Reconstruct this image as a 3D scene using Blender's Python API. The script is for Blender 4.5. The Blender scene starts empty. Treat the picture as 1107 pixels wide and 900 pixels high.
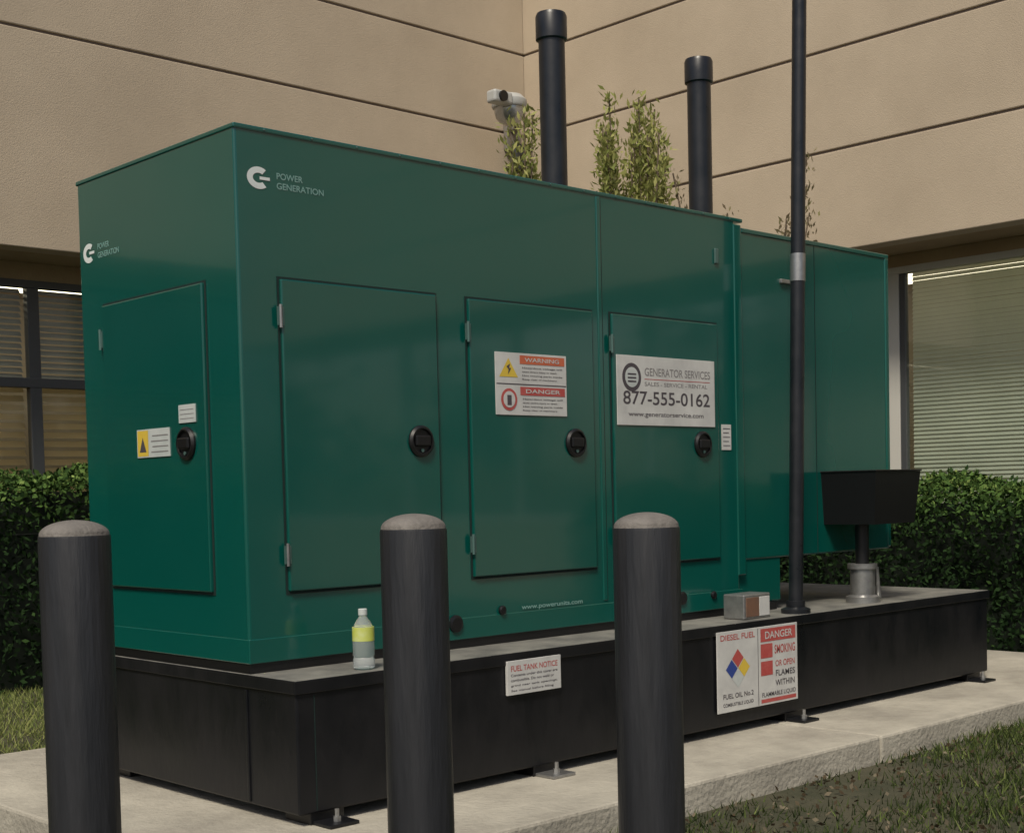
import bpy, bmesh, math, random
import numpy as np
from mathutils import Vector, Matrix
random.seed(3); rng=np.random.default_rng(5)
S=bpy.context.scene
S.view_settings.view_transform='Standard'
try: S.view_settings.look='None'
except: pass
S.view_settings.exposure=0
COL=S.collection

# ---------------------------------------------------------------- materials
def mat(name,c,rough=.6,metal=0,c2=None,ns=8,stretch=(1,1,1),bump=0,bs=60,coat=0,spec=None,rvar=0,detail=6,bd=.02):
    m=bpy.data.materials.new(name); m.use_nodes=True
    N=m.node_tree.nodes; L=m.node_tree.links; b=N['Principled BSDF']
    b.inputs['Base Color'].default_value=(*c,1); b.inputs['Roughness'].default_value=rough
    b.inputs['Metallic'].default_value=metal; b.inputs['Coat Weight'].default_value=coat
    b.inputs['Coat Roughness'].default_value=.06
    if spec is not None: b.inputs['Specular IOR Level'].default_value=spec
    tc=N.new('ShaderNodeTexCoord'); mp=N.new('ShaderNodeMapping'); mp.inputs['Scale'].default_value=stretch
    L.new(tc.outputs['Object'],mp.inputs['Vector'])
    if c2 is not None or rvar:
        n=N.new('ShaderNodeTexNoise'); n.inputs['Scale'].default_value=ns; n.inputs['Detail'].default_value=detail
        n.inputs['Roughness'].default_value=.65
        L.new(mp.outputs[0],n.inputs['Vector'])
        if c2 is not None:
            r=N.new('ShaderNodeValToRGB'); r.color_ramp.elements[0].position=.33; r.color_ramp.elements[1].position=.67
            r.color_ramp.elements[0].color=(*c,1); r.color_ramp.elements[1].color=(*c2,1)
            L.new(n.outputs['Fac'],r.inputs[0]); L.new(r.outputs[0],b.inputs['Base Color'])
        if rvar:
            q=N.new('ShaderNodeMapRange'); q.inputs['From Min'].default_value=.3; q.inputs['From Max'].default_value=.7
            q.inputs['To Min'].default_value=rough-rvar; q.inputs['To Max'].default_value=rough+rvar
            L.new(n.outputs['Fac'],q.inputs['Value']); L.new(q.outputs[0],b.inputs['Roughness'])
    if bump:
        n2=N.new('ShaderNodeTexNoise'); n2.inputs['Scale'].default_value=bs; n2.inputs['Detail'].default_value=5 if bs>10 else 1
        bp=N.new('ShaderNodeBump'); bp.inputs['Strength'].default_value=bump; bp.inputs['Distance'].default_value=bd
        L.new(mp.outputs[0],n2.inputs['Vector']); L.new(n2.outputs['Fac'],bp.inputs['Height']); L.new(bp.outputs[0],b.inputs['Normal'])
    return m
def leafmat(name,cols,rough=.55,trans=.3):
    m=bpy.data.materials.new(name); m.use_nodes=True
    N=m.node_tree.nodes; L=m.node_tree.links; b=N['Principled BSDF']
    a=N.new('ShaderNodeAttribute'); a.attribute_name='tint'
    r=N.new('ShaderNodeValToRGB'); e=r.color_ramp.elements
    e[0].color=(*cols[0],1); e[1].color=(*cols[-1],1)
    for i,c in enumerate(cols[1:-1]):
        k=e.new((i+1)/(len(cols)-1)); k.color=(*c,1)
    L.new(a.outputs['Fac'],r.inputs[0]); L.new(r.outputs[0],b.inputs['Base Color'])
    b.inputs['Roughness'].default_value=rough; b.inputs['Specular IOR Level'].default_value=.12
    if trans:
        t=N.new('ShaderNodeBsdfTranslucent'); L.new(r.outputs[0],t.inputs['Color'])
        mx=N.new('ShaderNodeMixShader'); mx.inputs[0].default_value=trans
        L.new(b.outputs[0],mx.inputs[1]); L.new(t.outputs[0],mx.inputs[2]); L.new(mx.outputs[0],N['Material Output'].inputs[0])
    return m
def translucent(m,k,col):
    N=m.node_tree.nodes; L=m.node_tree.links
    t=N.new('ShaderNodeBsdfTranslucent'); t.inputs[0].default_value=(*col,1)
    mx=N.new('ShaderNodeMixShader'); mx.inputs[0].default_value=k
    L.new(N['Principled BSDF'].outputs[0],mx.inputs[1]); L.new(t.outputs[0],mx.inputs[2]); L.new(mx.outputs[0],N['Material Output'].inputs[0])
GREEN=mat('green_enamel',(.0012,.078,.063),.20,c2=(.0015,.084,.067),ns=.8,coat=.75,rvar=.04,bump=.14,bs=1.7,bd=.05,detail=2)
GREEND=mat('green_door_enamel',(.0012,.073,.059),.20,c2=(.0015,.079,.063),ns=.9,coat=.75,rvar=.04,bump=.14,bs=2.1,bd=.05,detail=2)
SEAM=mat('door_gasket',(.002,.016,.014),.8)
TANKM=mat('black_tank_paint',(.005,.006,.008),.36,c2=(.011,.011,.013),ns=5,stretch=(1,1,.5),rvar=.1,bump=.05,bs=30,spec=.35)
TANKTOP=mat('dusty_tank_top',(.09,.09,.085),.75,c2=(.22,.215,.19),ns=5,bump=.1)
BLACK=mat('black_plastic',(.006,.006,.007),.4)
PIPE=mat('black_pipe',(.007,.009,.012),.34,c2=(.016,.017,.021),ns=9,rvar=.08)
STEEL=mat('zinc_steel',(.45,.45,.44),.38,metal=.8,c2=(.3,.3,.3),ns=20)
HINGE=mat('hinge_steel',(.10,.18,.165),.4,metal=.4)
WHITE=mat('sign_white',(.47,.47,.46),.45,c2=(.60,.60,.58),ns=7)
SIGNG=mat('label_silver',(.44,.48,.47),.4,c2=(.54,.57,.56),ns=9)
LOGO=mat('logo_white',(.66,.70,.69),.5)
LOGOD=mat('lettering_grey',(.20,.36,.33),.5)
RED=mat('sign_red',(.40,.06,.055),.5,c2=(.45,.10,.09),ns=30)
ORANGE=mat('sign_orange',(.48,.10,.05),.5,c2=(.54,.15,.07),ns=30)
YEL=mat('sign_yellow',(.64,.46,.06),.45)
BLUE=mat('sign_blue',(.03,.06,.26),.45)
INK=mat('sign_ink',(.07,.06,.07),.5)
CONC=mat('concrete',(.27,.25,.21),.9,c2=(.46,.43,.36),ns=2.4,bump=.4,bs=45,detail=12)
BOLL=mat('bollard_sleeve',(.015,.016,.019),.42,c2=(.025,.026,.030),ns=14,stretch=(1,1,.12),bump=.2,bs=70,rvar=.1)
BCAP=mat('bollard_cap',(.12,.11,.10),.75,c2=(.19,.175,.16),ns=18,bump=.3,bs=90)
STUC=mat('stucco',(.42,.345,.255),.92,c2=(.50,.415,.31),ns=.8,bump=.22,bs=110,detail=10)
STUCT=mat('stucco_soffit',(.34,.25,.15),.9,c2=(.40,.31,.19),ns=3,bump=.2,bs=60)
GROOV=mat('wall_joint',(.15,.115,.09),.95)
FRAME=mat('window_frame_bronze',(.06,.065,.07),.4)
FRAMEW=mat('window_frame_light',(.55,.54,.50),.5)
ARM=mat('camera_bracket',(.20,.18,.16),.5)
BLIND=mat('blind_slat',(.50,.51,.43),.55,c2=(.60,.60,.51),ns=3); translucent(BLIND,.35,(.6,.62,.5))
BLINDG=mat('blind_slat_grey',(.20,.23,.25),.5,c2=(.28,.31,.33),ns=3)
BLINDW=mat('blind_slat_tan',(.66,.52,.30),.6,c2=(.76,.62,.40),ns=3); translucent(BLINDW,.4,(.75,.6,.34))
ROOM=mat('interior',(.28,.24,.19),.9)
BARK=mat('bark',(.10,.075,.05),.9,c2=(.16,.12,.08),ns=20,bump=.4)
ASPH=mat('asphalt',(.045,.045,.046),.9,c2=(.065,.065,.065),ns=30,bump=.3,bs=150)
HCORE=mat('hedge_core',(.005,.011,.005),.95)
GND=mat('lawn_soil',(.034,.038,.018),.95,c2=(.075,.068,.040),ns=3,bump=.6,bs=60,detail=12)
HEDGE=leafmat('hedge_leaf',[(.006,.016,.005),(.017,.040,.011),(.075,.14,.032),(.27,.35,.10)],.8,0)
GRASSM=leafmat('grass_blade',[(.018,.030,.010),(.048,.070,.022),(.16,.21,.06),(.36,.38,.14)],.8)
SHRUB=leafmat('shrub_leaf',[(.09,.13,.03),(.24,.27,.08),(.46,.44,.17)],.5)
TWIGL=leafmat('dry_shrub_leaf',[(.12,.09,.05),(.20,.16,.10),(.23,.22,.10)],.6)
LITTER=leafmat('dry_leaf',[(.05,.035,.02),(.12,.09,.055),(.28,.24,.17)],.7)
TREEL=leafmat('tree_leaf',[(.012,.028,.010),(.04,.07,.02),(.07,.11,.035)],.6,0)
LAMP=bpy.data.materials.new('fluorescent_panel'); LAMP.use_nodes=True
b=LAMP.node_tree.nodes['Principled BSDF']; b.inputs['Emission Color'].default_value=(1,.86,.62,1); b.inputs['Emission Strength'].default_value=4.0
GL=bpy.data.materials.new('window_glass'); GL.use_nodes=True
N=GL.node_tree.nodes; L=GL.node_tree.links; N.clear()
o=N.new('ShaderNodeOutputMaterial'); mx=N.new('ShaderNodeMixShader'); fr=N.new('ShaderNodeFresnel'); fr.inputs[0].default_value=1.65
tr=N.new('ShaderNodeBsdfTransparent'); tr.inputs[0].default_value=(.86,.92,.89,1); g=N.new('ShaderNodeBsdfGlossy'); g.inputs['Roughness'].default_value=.03
L.new(fr.outputs[0],mx.inputs[0]); L.new(tr.outputs[0],mx.inputs[1]); L.new(g.outputs[0],mx.inputs[2]); L.new(mx.outputs[0],o.inputs[0])
PET=bpy.data.materials.new('clear_plastic'); PET.use_nodes=True
b=PET.node_tree.nodes['Principled BSDF']; b.inputs['Base Color'].default_value=(.8,.85,.85,1); b.inputs['Roughness'].default_value=.12
b.inputs['Transmission Weight'].default_value=.75; b.inputs['IOR'].default_value=1.2

# ---------------------------------------------------------------- helpers
def empty(name,loc=(0,0,0)):
    e=bpy.data.objects.new(name,None); e.location=loc; COL.objects.link(e); return e
def fin(o,m,parent,smooth=False):
    if m: o.data.materials.append(m)
    COL.objects.link(o)
    if parent: o.parent=parent
    if smooth:
        for p in o.data.polygons: p.use_smooth=True
    return o
def box(name,x0,x1,y0,y1,z0,z1,m,parent=None,bev=0,seg=2):
    bm=bmesh.new(); bmesh.ops.create_cube(bm,size=1)
    for v in bm.verts: v.co=Vector(((x0+x1)/2+v.co.x*(x1-x0),(y0+y1)/2+v.co.y*(y1-y0),(z0+z1)/2+v.co.z*(z1-z0)))
    if bev: bmesh.ops.bevel(bm,geom=bm.edges[:],offset=bev,segments=seg,profile=.5,affect='EDGES')
    me=bpy.data.meshes.new(name); bm.to_mesh(me); bm.free()
    return fin(bpy.data.objects.new(name,me),m,parent)
def lathe(name,prof,c,m,parent=None,n=40,axis='Z',smooth=True,tilt=None):
    vs=[];fs=[]
    for r,h in prof:
        for i in range(n):
            a=2*math.pi*i/n; vs.append((r*math.cos(a),r*math.sin(a),h))
    k=len(prof)
    for j in range(k-1):
        for i in range(n): fs.append((j*n+i,j*n+(i+1)%n,(j+1)*n+(i+1)%n,(j+1)*n+i))
    fs.append(tuple(range(n))[::-1]); fs.append(tuple((k-1)*n+i for i in range(n)))
    R=Matrix.Identity(3)
    if axis=='-Y': R=Matrix.Rotation(math.pi/2,3,'X')
    if axis=='-X': R=Matrix.Rotation(-math.pi/2,3,'Y')
    if tilt: R=Matrix.Rotation(tilt[0],3,'X')@Matrix.Rotation(tilt[1],3,'Y')@R
    vs=[tuple(R@Vector(v)+Vector(c)) for v in vs]
    me=bpy.data.meshes.new(name); me.from_pydata(vs,[],fs); me.update()
    o=fin(bpy.data.objects.new(name,me),m,parent)
    if smooth:
        for p in me.polygons: p.use_smooth=len(p.vertices)==4
        bm=bmesh.new(); bm.from_mesh(me)
        for e in bm.edges:
            if len(e.link_faces)==2 and e.calc_face_angle(0)>.7: e.smooth=False
        bm.to_mesh(me); bm.free()
    return o
def tube(name,pts,r,m,parent=None):
    cu=bpy.data.curves.new(name,'CURVE'); cu.dimensions='3D'; cu.bevel_depth=r; cu.bevel_resolution=5; cu.use_fill_caps=True
    s=cu.splines.new('POLY'); s.points.add(len(pts)-1)
    for i,p in enumerate(pts): s.points[i].co=(*p,1)
    return fin(bpy.data.objects.new(name,cu),m,parent)
def P(face,u,v,off): return (u,off,v) if face=='F' else (off,u,v)
def poly(name,face,pts,off,m,parent):
    me=bpy.data.meshes.new(name); me.from_pydata([P(face,u,v,off) for u,v in pts],[],[tuple(range(len(pts)))]); me.update()
    return fin(bpy.data.objects.new(name,me),m,parent)
def rect(name,face,u0,u1,v0,v1,off,m,parent): return poly(name,face,[(u0,v0),(u1,v0),(u1,v1),(u0,v1)],off,m,parent)
def plate(name,face,u0,u1,v0,v1,off,th,m,parent,bev=0):
    if face=='F': return box(name,u0,u1,off,off+th,v0,v1,m,parent,bev)
    return box(name,off,off+th,u0,u1,v0,v1,m,parent,bev)
def text(name,body,face,u,v,off,w,m,parent,h=None):
    cu=bpy.data.curves.new(name,'FONT'); cu.body=body; cu.size=1; cu.extrude=0; cu.offset=.012
    o=fin(bpy.data.objects.new(name,cu),m,None)
    bpy.context.view_layer.update(); d=o.dimensions
    sx=w/max(d.x,1e-4); sy=(h/max(d.y,1e-4)) if h else sx
    o.scale=(sx,sy,1)
    o.rotation_euler=(math.pi/2,0,0) if face=='F' else (math.pi/2,0,-math.pi/2)
    o.location=P(face,u,v,off); o.parent=parent
    return o
def leaves(name,Pt,Ln,Wd,tint,m,parent=None,upb=0):
    n=len(Pt); d=rng.normal(size=(n,3)); d[:,2]+=upb; d/=np.linalg.norm(d,axis=1)[:,None]
    e=np.cross(d,rng.normal(size=(n,3))); e/=np.linalg.norm(e,axis=1)[:,None]+1e-9
    s=(rng.uniform(.65,1.3,n))[:,None]; Ln=Ln*s; Wd=Wd*s
    V=np.stack([Pt,Pt+d*Ln*.5+e*Wd*.5,Pt+d*Ln,Pt+d*Ln*.5-e*Wd*.5],1).reshape(-1,3)
    me=bpy.data.meshes.new(name); me.vertices.add(4*n); me.vertices.foreach_set('co',V.ravel())
    me.loops.add(4*n); me.loops.foreach_set('vertex_index',np.arange(4*n,dtype=np.int32))
    me.polygons.add(n); me.polygons.foreach_set('loop_start',np.arange(0,4*n,4,dtype=np.int32)); me.polygons.foreach_set('loop_total',np.full(n,4,dtype=np.int32))
    me.update(calc_edges=True); a=me.attributes.new('tint','FLOAT','FACE'); a.data.foreach_set('value',np.clip(tint,0,1).astype(np.float32))
    return fin(bpy.data.objects.new(name,me),m,parent)

# ---------------------------------------------------------------- ground, slab
def sheet(name,x0,x1,y0,y1,z,m):
    me=bpy.data.meshes.new(name); me.from_pydata([(x0,y0,z),(x1,y0,z),(x1,y1,z),(x0,y1,z)],[],[(0,1,2,3)]); me.update()
    return fin(bpy.data.objects.new(name,me),m,None)
sheet('ground',-300,300,-300,300,0,GND)
sheet('parking_lot',-40,40,-20,-7,.004,ASPH)
slab=empty('concrete_pad')
box('pad_body_near',-.52,2.694,-.80,1.92,-.05,.12,CONC,slab,.012)
box('pad_body_far',2.706,5.9,-.80,1.92,-.05,.12,CONC,slab,.012)

def grass():
    regs=[(.2,8,-3.0,-.80,3600),(4.6,6.3,-.8,3.4,1700),(-2.2,4.6,1.92,4.7,2200),(-2.5,.2,-2.6,-.8,500),(-2.5,-.52,-.8,1.92,700),(5.9,6.5,-.8,3,900)]
    A=[];
    for x0,x1,y0,y1,dn in regs:
        n=int((x1-x0)*(y1-y0)*dn); A.append(np.stack([rng.uniform(x0,x1,n),rng.uniform(y0,y1,n)],1))
    A=np.concatenate(A)
    k=~((A[:,0]>-.52)&(A[:,0]<5.9)&(A[:,1]>-.8)&(A[:,1]<1.92)); A=A[k]
    pat=np.sin(A[:,0]*2.3+1.3*np.sin(A[:,1]*3.1))+np.sin(A[:,1]*4.1+A[:,0]*1.2)+.5*np.sin(A[:,0]*9+A[:,1]*7)
    lush_lit=(A[:,1]>1.8)|(A[:,0]>5.9)
    keep=rng.uniform(size=len(A))<np.where(lush_lit,1,np.clip(.55+.28*pat,.08,1)); A=A[keep]; pat=pat[keep]; lush_lit=lush_lit[keep]; n=len(A)
    h=rng.uniform(.018,.055,n)*(1+.15*pat); a=rng.uniform(0,2*math.pi,n); w=.0035
    lean=rng.normal(scale=.5,size=(n,2))*h[:,None]
    B=np.concatenate([A,np.zeros((n,1))],1); dx=np.stack([np.cos(a)*w,np.sin(a)*w,np.zeros(n)],1)
    T=B+np.concatenate([lean,h[:,None]],1)
    V=np.stack([B-dx,B+dx,T],1).reshape(-1,3)
    me=bpy.data.meshes.new('lawn_grass'); me.vertices.add(3*n); me.vertices.foreach_set('co',V.ravel())
    me.loops.add(3*n); me.loops.foreach_set('vertex_index',np.arange(3*n,dtype=np.int32))
    me.polygons.add(n); me.polygons.foreach_set('loop_start',np.arange(0,3*n,3,dtype=np.int32)); me.polygons.foreach_set('loop_total',np.full(n,3,dtype=np.int32))
    me.update(calc_edges=True); t=me.attributes.new('tint','FLOAT','FACE')
    t.data.foreach_set('value',np.clip(rng.beta(1.6,2.6,n)*.85+.06*pat+.42*lush_lit,0,1).astype(np.float32))  # sunlit lawn beyond the pad is put into the tint
    fin(bpy.data.objects.new('lawn_grass',me),GRASSM,None)
grass()
n=2200; Pt=np.stack([rng.uniform(.3,7,n),-.82-rng.beta(1,1.6,n)*2.2,rng.uniform(.01,.035,n)],1)
leaves('leaf_litter',Pt,.026,.015,rng.uniform(size=n),LITTER)

# ---------------------------------------------------------------- office building
B=empty('office_building')
Z0=3.20; YW=6.33; XW=7.58
def courses(name,zs,left):
    for i in range(len(zs)-1):
        a,b_=zs[i]+(.011 if i else 0),zs[i+1]-.011
        if left: box(f'{name}_{i}',-12,XW-.004,YW,YW+.2,a,b_,STUC,B,.008)
        else: box(f'{name}_{i}',XW,XW+.2,-12,YW+.2,a,b_,STUC,B,.008)
courses('wall_course_a',[Z0,4.88,5.71,6.55,7.6],True)
courses('wall_course_b',[Z0,4.04,4.88,5.71,6.55,7.6],False)
box('joint_backing_a',-12,XW-.01,YW+.014,YW+.19,Z0+.01,7.59,GROOV,B)
box('joint_backing_b',XW+.014,XW+.19,-12,YW+.19,Z0+.01,7.59,GROOV,B)
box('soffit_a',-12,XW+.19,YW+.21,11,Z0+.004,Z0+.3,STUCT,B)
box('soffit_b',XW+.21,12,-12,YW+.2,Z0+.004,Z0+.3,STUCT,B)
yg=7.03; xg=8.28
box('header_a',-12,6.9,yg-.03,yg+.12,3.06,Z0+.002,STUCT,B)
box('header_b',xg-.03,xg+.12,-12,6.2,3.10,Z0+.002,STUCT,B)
box('sill_wall_a',-12,6.9,yg-.05,yg+.2,0,.9,STUC,B)
box('sill_wall_b',xg-.05,xg+.2,-12,6.2,0,.9,STUC,B)
box('corner_pier',6.9,8.6,6.2,8.2,0,Z0+.002,STUC,B)
box('column_b',XW+.02,XW+.5,4.6,5.4,0,Z0,STUC,B)
box('interior_back_a',-12,8.6,9.0,9.2,0,Z0,ROOM,B); box('interior_floor_a',-12,8.6,yg+.2,9.0,0,.1,ROOM,B)
box('interior_back_b',10.4,10.6,-12,6.2,0,Z0,ROOM,B); box('interior_floor_b',xg+.2,10.4,-12,6.2,0,.1,ROOM,B)
box('interior_end_b',xg+.2,10.4,-12.1,-12,0,Z0,ROOM,B); box('interior_end_a',-12.1,-12,yg,9.2,0,Z0,ROOM,B)
box('ceiling_light_a',-2.5,4.6,7.7,8.1,3.12,3.19,LAMP,B); box('ceiling_light_b',9.0,9.4,-3,4.2,3.12,3.19,LAMP,B)
rect('glass_a','F',-12,6.9,.9,3.06,yg,GL,B); rect('glass_b','E',-12,6.2,.9,3.10,xg,GL,B)
xs=[2.51-1.9*i for i in range(7)]+[4.41,6.31]
for i,x in enumerate(xs): box(f'mullion_a_{i}',x-.05,x+.05,yg-.03,yg+.05,.9,3.06,FRAME,B,.004)
box('transom_a',-12,6.9,yg-.035,yg+.055,2.18,2.26,FRAME,B,.004)
box('head_rail_a',-12,6.9,yg-.04,yg+.05,3.0,3.058,FRAME,B); box('sill_rail_a',-12,6.9,yg-.05,yg+.05,.9,.96,FRAME,B)
ys=[2.48-1.95*i for i in range(7)]+[4.3]
for i,y in enumerate(ys):
    box(f'mullion_b_{i}',xg-.03,xg+.05,y-.055,y+.055,.9,3.10,FRAMEW,B,.004)
    box(f'mullion_edge_b_{i}',xg-.02,xg+.04,y-.11,y-.056,.9,3.10,FRAME,B,.004)
box('head_rail_b',xg-.04,xg+.05,-12,6.2,3.04,3.098,FRAMEW,B); box('sill_rail_b',xg-.05,xg+.05,-12,6.2,.9,.97,FRAMEW,B)
def slats(name,horizontal_axis,a0,a1,plane,z0,z1,step,m,ang,wd=.05):
    vs=[];fs=[]; z=z0; i=0
    while z<z1:
        dy=math.cos(ang)*wd/2; dz=math.sin(ang)*wd/2; j=random.uniform(-.003,.003)
        c=[(a0,plane-dy,z-dz+j),(a1,plane-dy,z-dz),(a1,plane+dy,z+dz),(a0,plane+dy,z+dz+j)]
        if horizontal_axis=='Y': c=[(p,a,q) for a,p,q in c]
        vs+=c; fs.append((4*i,4*i+1,4*i+2,4*i+3)); i+=1; z+=step
    me=bpy.data.meshes.new(name); me.from_pydata(vs,[],fs); me.update(); fin(bpy.data.objects.new(name,me),m,B)
for i in range(8):
    x1=xs[0]-1.9*i+1.9
    slats(f'blind_upper_a_{i}','X',x1-1.84,x1-.06,yg+.09,2.28,3.03,.05,BLINDG,.9)
    slats(f'blind_lower_a_{i}','X',x1-1.84,x1-.06,yg+.09,.97,2.2,.075,BLINDW,1.0,.060)
slats('blind_a_end','X',4.47,6.25,yg+.09,.97,3.0,.05,BLIND,.9)
for i in range(7):
    y1=2.48-1.95*i
    slats(f'blind_b_{i}','Y',y1-1.86,y1-.12,xg+.09,.98,3.04,.036,BLIND,1.15,.040)
slats('blind_b_end','Y',2.55,4.2,xg+.09,.98,3.04,.036,BLIND,1.15,.040)

# ---------------------------------------------------------------- hedges
def hedge(name,x0,x1,y0,y1,h,front,n,ls=.045):
    e=empty(name)
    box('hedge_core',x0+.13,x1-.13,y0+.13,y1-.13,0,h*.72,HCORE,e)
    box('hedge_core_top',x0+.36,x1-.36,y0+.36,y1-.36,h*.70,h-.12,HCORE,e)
    lx,ly=x1-x0,y1-y0
    areas=np.array([lx*ly,lx*h,lx*h,ly*h,ly*h],float)
    if front=='-Y': w=np.array([1.5,1,.3,.6,.6])
    else: w=np.array([1.5,.6,.6,1,.3])
    p=areas*w; p/=p.sum(); f=rng.choice(5,n,p=p); a=rng.uniform(size=n); b2=rng.uniform(size=n); dep=rng.exponential(.045,n)-.035
    X=x0+a*lx; Y=y0+b2*ly; Z=np.full(n,h)-dep
    lump=lambda u,v:.045*np.sin(u*4.1+1.7*np.sin(v*3.3))+.035*np.sin(v*6.3+u*2.2)+.02*np.sin(u*11+v*9)
    m=f==0; edge=np.minimum(np.minimum(X-x0,x1-X),np.minimum(Y-y0,y1-Y)); Z[m]+=lump(X[m],Y[m])-np.clip(.26-edge[m],0,1)*.7
    for k,(ax,side) in {1:('y',0),2:('y',1),3:('x',0),4:('x',1)}.items():
        m=f==k; Z[m]=b2[m]**.9*h
        rd=np.clip((Z[m]/h-.74)/.26,0,1)**2*.22
        if ax=='y':
            X[m]=x0+a[m]*lx; Y[m]=(y0+rd+dep[m]-lump(X[m],Z[m])) if side==0 else (y1-rd-dep[m]+lump(X[m],Z[m]))
        else:
            Y[m]=y0+a[m]*ly; X[m]=(x0+rd+dep[m]-lump(Y[m],Z[m])) if side==0 else (x1-rd-dep[m]+lump(Y[m],Z[m]))
    Pt=np.stack([X,Y,Z],1)
    hn=np.clip((Z/h-.66)/.34,0,1); tint=rng.beta(2,3,n)*.48+hn*.60*rng.uniform(.4,1,n)  # light on the hedge top is put into the tint, paler upward
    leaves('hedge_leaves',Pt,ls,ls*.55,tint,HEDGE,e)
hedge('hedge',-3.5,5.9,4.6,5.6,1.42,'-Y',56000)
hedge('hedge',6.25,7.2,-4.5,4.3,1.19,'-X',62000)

# ---------------------------------------------------------------- tall shrubs
def shrub(name,cx,cy,top,rad,nst,nl,m,ls=.09,low=1.2,spread=.5):
    e=empty(name,(0,0,0)); pts=[];tt=[]
    for s in range(nst):
        a=random.uniform(0,6.28); r0=random.uniform(0,.12); r1=rad*math.sqrt(random.random())
        h=top*random.uniform(.80,1.0); bx,by=cx+r0*math.cos(a),cy+r0*math.sin(a); tx,ty=cx+r1*math.cos(a),cy+r1*math.sin(a)
        line=[]
        for k in range(7):
            t=k/6; q=t**1.4; line.append((bx+(tx-bx)*q+.02*math.sin(5*t+s),by+(ty-by)*q,h*t))
        tube('stem',line,.006,BARK,e)
        for k in range(nl//nst):
            t=low/top+(1-low/top)*random.random()**.8; q=t**1.4; c=(bx+(tx-bx)*q,by+(ty-by)*q,h*t)
            sp=.10*(1.3-t)*spread*2
            pts.append([c[0]+random.gauss(0,sp),c[1]+random.gauss(0,sp),c[2]+random.gauss(0,.03)]); tt.append(random.betavariate(2,2)*.7+.3*t)
    leaves('shrub_leaves',np.array(pts),ls,ls*.33,np.array(tt),m,e,upb=1.5)
shrub('tall_shrub',5.42,3.0,4.16,.36,17,9500,SHRUB,ls=.065)
shrub('tall_shrub',4.74,3.45,4.08,.15,8,4200,SHRUB,ls=.065)
shrub('twiggy_shrub',5.95,2.35,3.80,.75,15,3000,TWIGL,ls=.055)

# ---------------------------------------------------------------- generator
G=empty('standby_generator')
W=1.15; LA=2.76; LB=4.12; ZB=.65; ZT=2.50
box('housing_main',0,LA,0,W,ZB,ZT-.004,GREEN,G,.010,3)
box('housing_rear_hood',LA+.03,LB,.012,W-.012,.87,ZT-.05,GREEN,G,.010,3)
box('housing_rear_base',LA-.02,3.12,.02,W-.02,ZB+.004,.90,GREEN,G,.008)
box('section_joint_strip',LA-.012,LA+.045,-.006,W+.006,.80,ZT-.03,GREEN,G,.005)
box('roof_cap_main',-.004,LA+.06,-.005,W+.005,ZT-.018,ZT,GREEN,G,.005,3)
box('roof_cap_rear',LA+.065,LB+.006,.006,W-.004,ZT-.062,ZT-.038,GREEN,G,.006,3)
box('base_rail',-.003,LA+.02,-.003,W+.003,ZB,ZB+.085,GREEN,G,.003)
box('seam_cover_mid',1.795,1.822,-.005,.01,.745,ZT-.02,GREEN,G,.005,4)
box('seam_line_mid',1.823,1.826,-.0012,.01,.745,ZT-.02,SEAM,G)
box('rear_corner_bead',LB-.03,LB+.004,.006,.04,.88,ZT-.06,GREEN,G,.006)
box('rear_panel_seam',3.43,3.434,.0105,.02,.88,ZT-.065,SEAM,G)
def door(face,u0,u1,v0,v1,i,hinge,handle):
    plate(f'door_gasket_{i}',face,u0-.009,u1+.009,v0-.010,v1+.009,-.003,.01,SEAM,G)
    plate(f'door_{i}',face,u0,u1,v0,v1,-.015,.02,GREEND,G,.005,)
    for k,v in enumerate((v0+.13,v1-.13)):
        c=P(face,hinge,v-.04,-.018)
        lathe(f'hinge_{i}_{k}',[(.006,0),(.006,.08)],c,HINGE if i!=1 else STEEL,G,12)
        plate(f'hinge_leaf_{i}_{k}',face,hinge-.014,hinge+.014,v-.032,v+.032,-.0175,.003,HINGE,G)
    axx='-Y' if face=='F' else '-X'
    lathe(f'latch_rose_{i}',[(.060,0),(.060,.008),(.052,.016),(.047,.016),(.044,.007),(.012,.007)],P(face,handle,1.425,-.015),BLACK,G,36,axx)
    plate(f'latch_paddle_{i}',face,handle-.036,handle+.036,1.405,1.447,-.036,.018,BLACK,G,.006)
    lathe(f'latch_key_{i}',[(.007,0),(.007,.004)],P(face,handle,1.39,-.024),HINGE,G,14,axx)
D0,D1=.892,1.985
door('F',.165,.875,D0,D1,1,.158,.778); door('F',1.04,1.748,D0,D1,2,1.033,1.626); door('F',1.872,2.60,D0,D1,3,1.865,2.474)
door('E',.215,.955,D0,D1,4,.965,.343)
for i,(x,z,r) in enumerate(((.94,.715,.034),(1.19,.75,.018),(1.98,.75,.016),(2.32,.72,.030),(2.55,.72,.018))):
    lathe(f'rail_plug_{i}',[(r,0),(r,.008),(r*.7,.012)],(x,-.003,z),BLACK,G,24,'-Y')
text('rail_lettering','www.powerunits.com','F',1.30,.745,-.0055,.36,LOGOD,G,.024)
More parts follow.
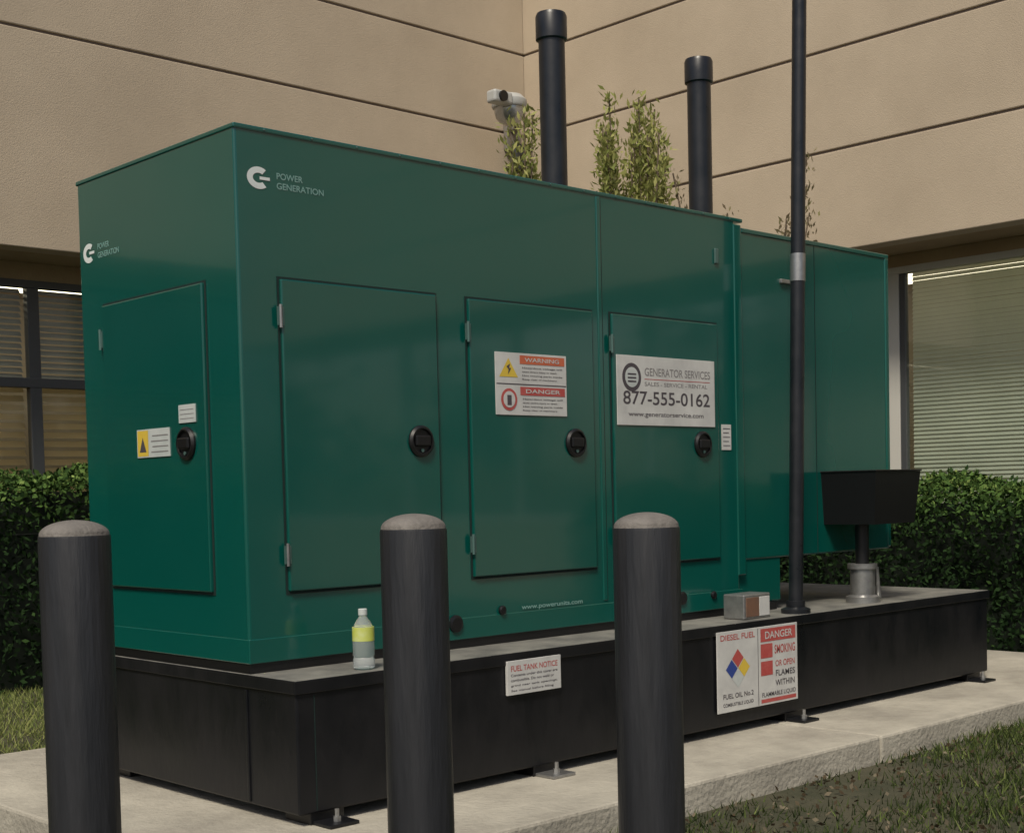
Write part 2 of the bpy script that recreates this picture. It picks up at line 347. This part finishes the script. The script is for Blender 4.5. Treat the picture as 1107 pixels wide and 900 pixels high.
def logo(face,cu,cz,r,off,sgn,tw):
    pts=[];n=22
    for k in range(n+1):
        a=math.radians(50+260*k/n); pts.append((cu+sgn*r*1.25*math.cos(a),cz+r*math.sin(a)))
    for k in range(n,-1,-1):
        a=math.radians(50+260*k/n); pts.append((cu+sgn*r*.62*math.cos(a),cz+r*.45*math.sin(a)))
    for k in range(n):
        poly('logo_mark',face,[pts[k],pts[k+1],pts[2*n+1-k-1],pts[2*n+1-k]],off,LOGO,G)
    rect('logo_bar',face,cu+sgn*r*.1,cu+sgn*r*1.2,cz-r*.14,cz+r*.14,off-.0004,LOGO,G)
    text('logo_text_1','POWER','%s'%face,cu+sgn*r*1.9,cz+.006,off,tw*.55,LOGOD,G,.022)
    text('logo_text_2','GENERATION','%s'%face,cu+sgn*r*1.9,cz-.028,off,tw,LOGOD,G,.022)
logo('F',.095,2.325,.038,-.0015,1,.20)
logo('E',1.065,2.205,.038,-.0015,-1,.17)
def hazard_panel(face,u0,u1,v0,v1,off,col,tri):
    h=v1-v0; w=u1-u0
    rect('label_band',face,u0+.33*w,u1-.02*w,v1-.34*h,v1-.05*h,off,col,G)
    text('label_word','WARNING' if col is not RED else 'DANGER',face,u0+.40*w,v1-.26*h,off-.001,w*.50,WHITE,G,h*.14)
    for k in range(4):
        text('label_line',('Hazardous voltage will','cause severe injury or death','Hot moving parts inside','Keep clear of machinery')[k],face,u0+.36*w,v1-(.49+.13*k)*h,off,(.58-.08*(k%2))*w,INK,G,.07*h)
    cu=u0+.17*w; cz=v0+.5*h
    if tri:
        poly('label_triangle',face,[(cu-.13*w,cz-.30*h),(cu+.13*w,cz-.30*h),(cu,cz+.34*h)],off,YEL,G)
        poly('label_bolt',face,[(cu-.03*w,cz+.05*h),(cu+.02*w,cz+.15*h),(cu+.005*w,cz),(cu+.035*w,cz),(cu-.01*w,cz-.22*h),(cu,cz-.05*h)],off-.001,INK,G)
    else:
        lathe('label_ring',[(h*.38,0),(h*.38,.0005)],P(face,cu,cz,off),RED,G,28,'-Y')
        lathe('label_ring_in',[(h*.28,0),(h*.28,.0005)],P(face,cu,cz,off-.001),WHITE,G,28,'-Y')
        rect('label_hand',face,cu-.03*w,cu+.03*w,cz-.20*h,cz+.15*h,off-.002,INK,G)
plate('safety_label','F',1.172,1.575,1.535,1.785,-.019,.004,WHITE,G)
rect('label_split','F',1.175,1.572,1.657,1.661,-.0198,INK,G)
hazard_panel('F',1.175,1.572,1.663,1.782,-.0200,ORANGE,True)
hazard_panel('F',1.175,1.572,1.538,1.655,-.0200,RED,False)
plate('service_sign','F',1.89,2.565,1.505,1.81,-.020,.005,WHITE,G,.001)
lathe('service_badge',[(.062,0),(.062,.0006)],(1.985,-.0203,1.715),INK,G,36,'-Y')
lathe('service_badge_in',[(.044,0),(.044,.0006)],(1.985,-.0213,1.715),SIGNG,G,36,'-Y')
for k in range(3): rect('service_badge_bar','F',1.957,2.013,1.693+.016*k,1.70+.016*k,-.0225,INK,G)
GREYT=mat('sign_grey_text',(.22,.21,.21),.5)
text('service_name','GENERATOR SERVICES','F',2.07,1.725,-.0205,.46,GREYT,G,.036)
rect('service_rule','F',2.07,2.53,1.708,1.711,-.0205,RED,G)
text('service_sub','SALES - SERVICE - RENTAL','F',2.07,1.68,-.0205,.44,GREYT,G,.018)
text('service_phone','877-555-0162','F',1.925,1.598,-.0205,.60,INK,G,.060)
text('service_web','www.generatorservice.com','F',1.96,1.545,-.0205,.52,INK,G,.026)
plate('rating_label','F',2.635,2.705,1.40,1.52,-.004,.003,WHITE,G)
for k in range(5): rect('rating_line','F',2.643,2.697-.01*(k%2),1.418+.02*k,1.422+.02*k,-.0045,INK,G)
plate('end_warning_label','E',.46,.70,1.385,1.49,-.019,.003,SIGNG,G)
rect('end_label_yellow','E',.615,.695,1.39,1.485,-.0198,YEL,G)
poly('end_label_triangle','E',[(.63,1.405),(.68,1.405),(.655,1.46)],-.0204,INK,G)
for k in range(4): rect('end_label_line','E',.47,.595-.01*(k%2),1.402+.02*k,1.406+.02*k,-.0198,GREYT,G)
plate('end_plate_label','E',.275,.39,1.50,1.565,-.019,.003,SIGNG,G)
for k in range(3): rect('end_plate_line','E',.285,.38,1.514+.016*k,1.516+.016*k,-.0198,GREYT,G)
plate('roof_latch','F',2.60,2.625,2.27,2.34,-.010,.010,HINGE,G,.003)
plate('rear_glint','F',3.13,3.24,2.225,2.245,-.004,.02,STEEL,G,.003)  # bright steel strip added to stand for a reflected glint on the hood
for i in range(14):
    lathe(f'cap_screw_{i}',[(.004,0),(.004,.002),(.002,.003)],(.12+i*.2,-.0052,ZT-.009),HINGE,G,8,'-Y')
for i,x in enumerate((2.11,3.20)):
    lathe(f'exhaust_stack_{i}',[(.062,2.40),(.062,3.36)],(x,.55,0),PIPE,G)
    lathe(f'exhaust_cap_{i}',[(.066,3.33),(.074,3.335),(.074,3.44),(.068,3.455),(.052,3.455),(.052,3.40)],(x,.55,0),PIPE,G)
    lathe(f'exhaust_flange_{i}',[(.11,ZT-.04),(.11,ZT+.012)],(x,.55,0),STEEL,G)
# fuel tank base
TY=-.27; TT=.615; TB=.16; TX=4.66
box('fuel_tank',0.0,TX,TY,W,TB,TT-.012,TANKM,G,.008,2)
box('fuel_tank_top',-.003,TX+.008,TY-.003,W+.003,TT-.012,TT,TANKTOP,G,.003)
box('fuel_tank_rim_front',-.009,TX+.010,TY-.009,TY-.0035,TT-.045,TT-.001,TANKM,G,.002)
box('fuel_tank_rim_end',-.009,-.0035,TY-.003,W+.01,TT-.045,TT-.001,TANKM,G,.002)
box('skid_mount',0.003,LA+.3,0.005,W-.005,TT+.0005,ZB,BLACK,G)
box('tank_end_rib',-.006,.002,.02,.035,TB+.01,TT-.055,TANKM,G,.003)
box('tank_front_seam',.07,.074,TY-.001,TY+.01,TB+.01,TT-.055,SEAM,G)
for i,x in enumerate((.05,1.10,2.75,4.45)):
    box(f'tank_foot_{i}',x,x+.14,TY+.01,TY+.16,.121,TB+.01,BLACK,G,.003)
    box(f'foot_tab_{i}',x+.01,x+.13,TY-.09,TY+.012,.121,.133,STEEL if i in(1,) else TANKM,G,.002)
    lathe(f'anchor_bolt_{i}',[(.014,.133),(.014,.150),(.008,.150),(.008,.175)],(x+.07,TY-.045,0),STEEL,G,6,smooth=False)
    box(f'foot_back_{i}',x,x+.14,W-.17,W-.01,.121,TB+.01,BLACK,G,.003)
y=TY-.010
plate('nfpa_placard','F',2.215,2.815,.225,.585,y-.006,.006,WHITE,G,.001)
y2=y-.007; c=(2.36,.415); s=.045
for du,dv,m in ((-s,0,BLUE),(s,0,YEL),(0,s,RED),(0,-s,SIGNG)):
    cu,cz=c[0]+du,c[1]+dv; k=s*.93
    poly('hazard_diamond','F',[(cu-k,cz),(cu,cz-k),(cu+k,cz),(cu,cz+k)],y2,m,G)
text('placard_head','DIESEL FUEL','F',2.235,.545,y2,.25,RED,G,.026)
text('placard_foot','FUEL OIL No.2','F',2.25,.285,y2,.22,INK,G,.022)
text('placard_foot2','COMBUSTIBLE LIQUID','F',2.25,.25,y2,.22,INK,G,.018)
rect('placard_split','F',2.508,2.512,.23,.58,y2,INK,G)
rect('placard_danger','F',2.53,2.80,.515,.575,y2,RED,G); text('placard_danger_t','DANGER','F',2.56,.528,y2-.001,.21,WHITE,G,.034)
rect('placard_red_a','F',2.53,2.62,.44,.505,y2,RED,G); text('placard_t1b','SMOKING','F',2.635,.455,y2,.16,RED,G,.04)
rect('placard_red_b','F',2.53,2.62,.36,.425,y2,RED,G)
for k in range(3): text('placard_t2',('OR OPEN','FLAMES','WITHIN')[k],'F',2.64,.395-.045*k,y2,.15,RED if k<1 else INK,G,.028)
text('placard_t3','FLAMMABLE LIQUID','F',2.535,.262,y2,.26,INK,G,.024)
rect('placard_red_foot','F',2.53,2.80,.235,.252,y2,RED,G)
plate('tank_label','F',.948,1.235,.455,.585,TY-.016,.012,WHITE,G,.001)
text('tank_label_t','FUEL TANK NOTICE','F',.965,.545,TY-.0165,.25,RED,G,.022)
for k in range(4): text('tank_label_l',('Contents under this cover are','combustible. Do not weld or','grind near tank openings.','See manual before filling.')[k],'F',.965,.525-.019*k,TY-.0165,.25-.02*(k%2),INK,G,.010)
# spill box & fill neck
sx,sy=3.62,-.13
lathe('fill_base',[(.085,TT),(.085,TT+.03),(.062,TT+.04),(.062,TT+.17),(.075,TT+.175),(.075,TT+.20)],(sx,sy,0),STEEL,G,32)
lathe('fill_neck',[(.035,TT+.2),(.035,1.04)],(sx,sy,0),BLACK,G,24)
lathe('fill_lever',[(.012,0),(.012,.16)],(sx+.09,sy-.04,TT+.02),STEEL,G,12,tilt=(0,-.15))
bx0=sx+.06
bm=bmesh.new()
def frus(a,b_,z0,z1): 
    return [bm.verts.new((bx0+i*a,sy+j*b_,z0)) for i,j in((-1,-1),(1,-1),(1,1),(-1,1))]
lo=frus(.190,.155,1.02,0); up=frus(.212,.180,1.285,0); ui=frus(.197,.165,1.285,0); li=frus(.177,.142,1.05,0)
bm.faces.new(lo[::-1]); bm.faces.new(li)
for A_,B_ in((lo,up),(up,ui),(ui,li)):
    for i in range(4): bm.faces.new((A_[i],A_[(i+1)%4],B_[(i+1)%4],B_[i]))
me=bpy.data.meshes.new('spill_box'); bm.to_mesh(me); bm.free(); fin(bpy.data.objects.new('spill_box',me),BLACK,G)
box('spill_box_lid',bx0-.218,bx0+.218,sy-.186,sy+.186,1.2855,1.294,BLACK,G,.003)
box('tank_gauge_box',2.50,2.70,-.22,-.10,TT+.001,TT+.115,STEEL,G,.006)
box('tank_gauge_face',2.515,2.61,-.223,-.219,TT+.012,TT+.10,mat('gauge_face',(.20,.10,.06),.5,c2=(.12,.08,.06),ns=12),G,.001)
box('tank_gauge_band',2.615,2.69,-.223,-.219,TT+.012,TT+.10,WHITE,G,.001)
lathe('vent_pole',[(.034,0),(.034,4.2)],(2.93,-.20,TT),PIPE,G,28,tilt=(0,.034))
lathe('vent_pole_flange',[(.07,0),(.07,.02),(.045,.03),(.045,.06)],(2.93,-.20,TT),PIPE,G,28)
lathe('vent_pole_tag',[(.0365,1.58),(.0365,1.71)],(2.93,-.20,TT),STEEL,G,28,tilt=(0,.034))

Bt=empty('water_bottle')
bx,by=.335,-.205
lathe('bottle_body',[(.030,0),(.038,.006),(.038,.035),(.034,.042),(.038,.05),(.038,.13),(.030,.160),(.015,.182),(.013,.195)],(bx,by,TT+.001),PET,Bt,32)
lathe('bottle_label',[(.0388,.100),(.0388,.148)],(bx,by,TT+.001),mat('bottle_label',(.50,.56,.05),.4,c2=(.55,.6,.25),ns=25),Bt,32)
lathe('bottle_cap',[(.016,.190),(.016,.210),(.014,.212)],(bx,by,TT+.001),SIGNG,Bt,24)

for (x,y,r,z) in ((-1.08,-.925,.0855,1.18),(-.418,-1.413,.0840,1.175),(.005,-1.813,.0840,1.165)):
    e=empty('bollard',(x,y,0))
    lathe('sleeve',[(r,0),(r,z-.045),(r*.985,z-.038)],(0,0,0),BOLL,e,56)
    lathe('dome_cap',[(r*.975,z-.045)]+[(r*.97*math.cos(t),z-.036+.036*math.sin(t)) for t in np.linspace(.15,1.5,9)],(0,0,0),BCAP,e,56)
    lathe('base_collar',[(r*1.25,.0),(r*1.25,.015),(r*1.02,.03)],(0,0,0),CONC,e,40)

# ---------------------------------------------------------------- security camera
C=empty('security_camera')
cx,cy=6.90,5.85
SIL=mat('dome_silver',(.42,.43,.43),.22,metal=.7); CH=mat('camera_housing',(.42,.43,.42),.4)
box('wall_plate',7.26,7.46,YW-.05,YW-.002,4.70,5.00,ARM,C,.01)
box('junction_box',7.30,7.42,YW-.14,YW-.05,4.48,4.76,FRAME,C,.01)
tube('arm',[(7.36,YW-.05,4.90),(7.30,6.15,4.90),(7.1,6.0,4.90),(cx,cy,4.95)],.036,ARM,C)
tube('conduit',[(7.36,YW-.06,4.50),(7.36,YW-.06,3.22)],.026,FRAME,C)
lathe('housing',[(.165,4.955),(.175,4.97),(.170,5.03),(.12,5.08),(.05,5.10)],(cx,cy,0),CH,C,36)
lathe('dome',[(.01,4.79),(.05,4.795),(.10,4.82),(.135,4.865),(.15,4.92),(.150,4.96)],(cx,cy,0),SIL,C,36)
box('side_camera_body',cx-.34,cx-.10,cy-.16,cy-.03,4.94,5.06,CH,C,.025,3)
lathe('side_camera_lens',[(.050,0),(.050,.03),(.035,.03)],(cx-.24,cy-.155,5.00),BLACK,C,24,'-Y')
tube('side_camera_strut',[(cx-.2,cy-.08,4.97),(cx-.05,cy,4.99)],.022,ARM,C)

# ---------------------------------------------------------------- unseen trees added as dark reflections for paint and glass
T=empty('reflection_trees')
pts=[];tt=[]
for k in range(9):
    x=-34+k*8.2+random.uniform(-2,2); y=-27+random.uniform(-2,2); h=random.uniform(5,7.5)
    lathe('trunk',[(.22,0),(.15,h*.5),(.06,h*.8)],(x,y,0),BARK,T,10)
    for c in range(8):
        a=random.uniform(0,6.28); r=random.uniform(.3,2.0); c0=np.array([x+r*math.cos(a),y+r*math.sin(a),h*random.uniform(.4,.95)])
        q=rng.normal(size=(90,3))*np.array([.8,.8,.6])+c0; pts.append(q); tt.append(np.clip(rng.uniform(0,.6,90)+(q[:,2]-c0[2])*.3,0,1))
leaves('tree_crowns',np.concatenate(pts),.42,.26,np.concatenate(tt),TREEL,T)

# ---------------------------------------------------------------- light
wd=bpy.data.worlds.new('World'); S.world=wd; wd.use_nodes=True
nt=wd.node_tree; bg=nt.nodes['Background']; sk=nt.nodes.new('ShaderNodeTexSky'); sk.sky_type='NISHITA'; sk.sun_disc=False
dirv=Vector((-.60,-.40,.92)).normalized()
el=math.asin(dirv.z); az=math.atan2(dirv.x,dirv.y)
sk.sun_elevation=el; sk.sun_rotation=az; sk.dust_density=3; sk.ozone_density=1
nt.links.new(sk.outputs[0],bg.inputs[0]); bg.inputs[1].default_value=.085
sl=bpy.data.lights.new('sun','SUN'); sl.energy=3.1; sl.angle=math.radians(12); sl.color=(1,.92,.77)
so=bpy.data.objects.new('sun',sl); so.rotation_euler=dirv.to_track_quat('Z','Y').to_euler(); so.location=(0,0,20); COL.objects.link(so)

# ---------------------------------------------------------------- camera
f=1511.6
Xc=Vector((1597,-105,f)).normalized(); Yc=Vector((-1433,-34,f)); Yc=(Yc-Xc*Yc.dot(Xc)).normalized(); Zc=Xc.cross(Yc)
if Zc.y>0: Zc=-Zc
right=Vector((Xc.x,Yc.x,Zc.x)); upv=-Vector((Xc.y,Yc.y,Zc.y)); fwd=Vector((Xc.z,Yc.z,Zc.z))
M=Matrix((right,upv,-fwd)).transposed().to_4x4(); M.translation=Vector((-2.643,-4.121,1.221))
cd=bpy.data.cameras.new('camera'); co=bpy.data.objects.new('camera',cd); COL.objects.link(co); co.matrix_world=M
cd.sensor_width=36; cd.lens=f/1107*36; cd.shift_y=150/1107; cd.clip_end=1000; cd.clip_start=.05
S.camera=co
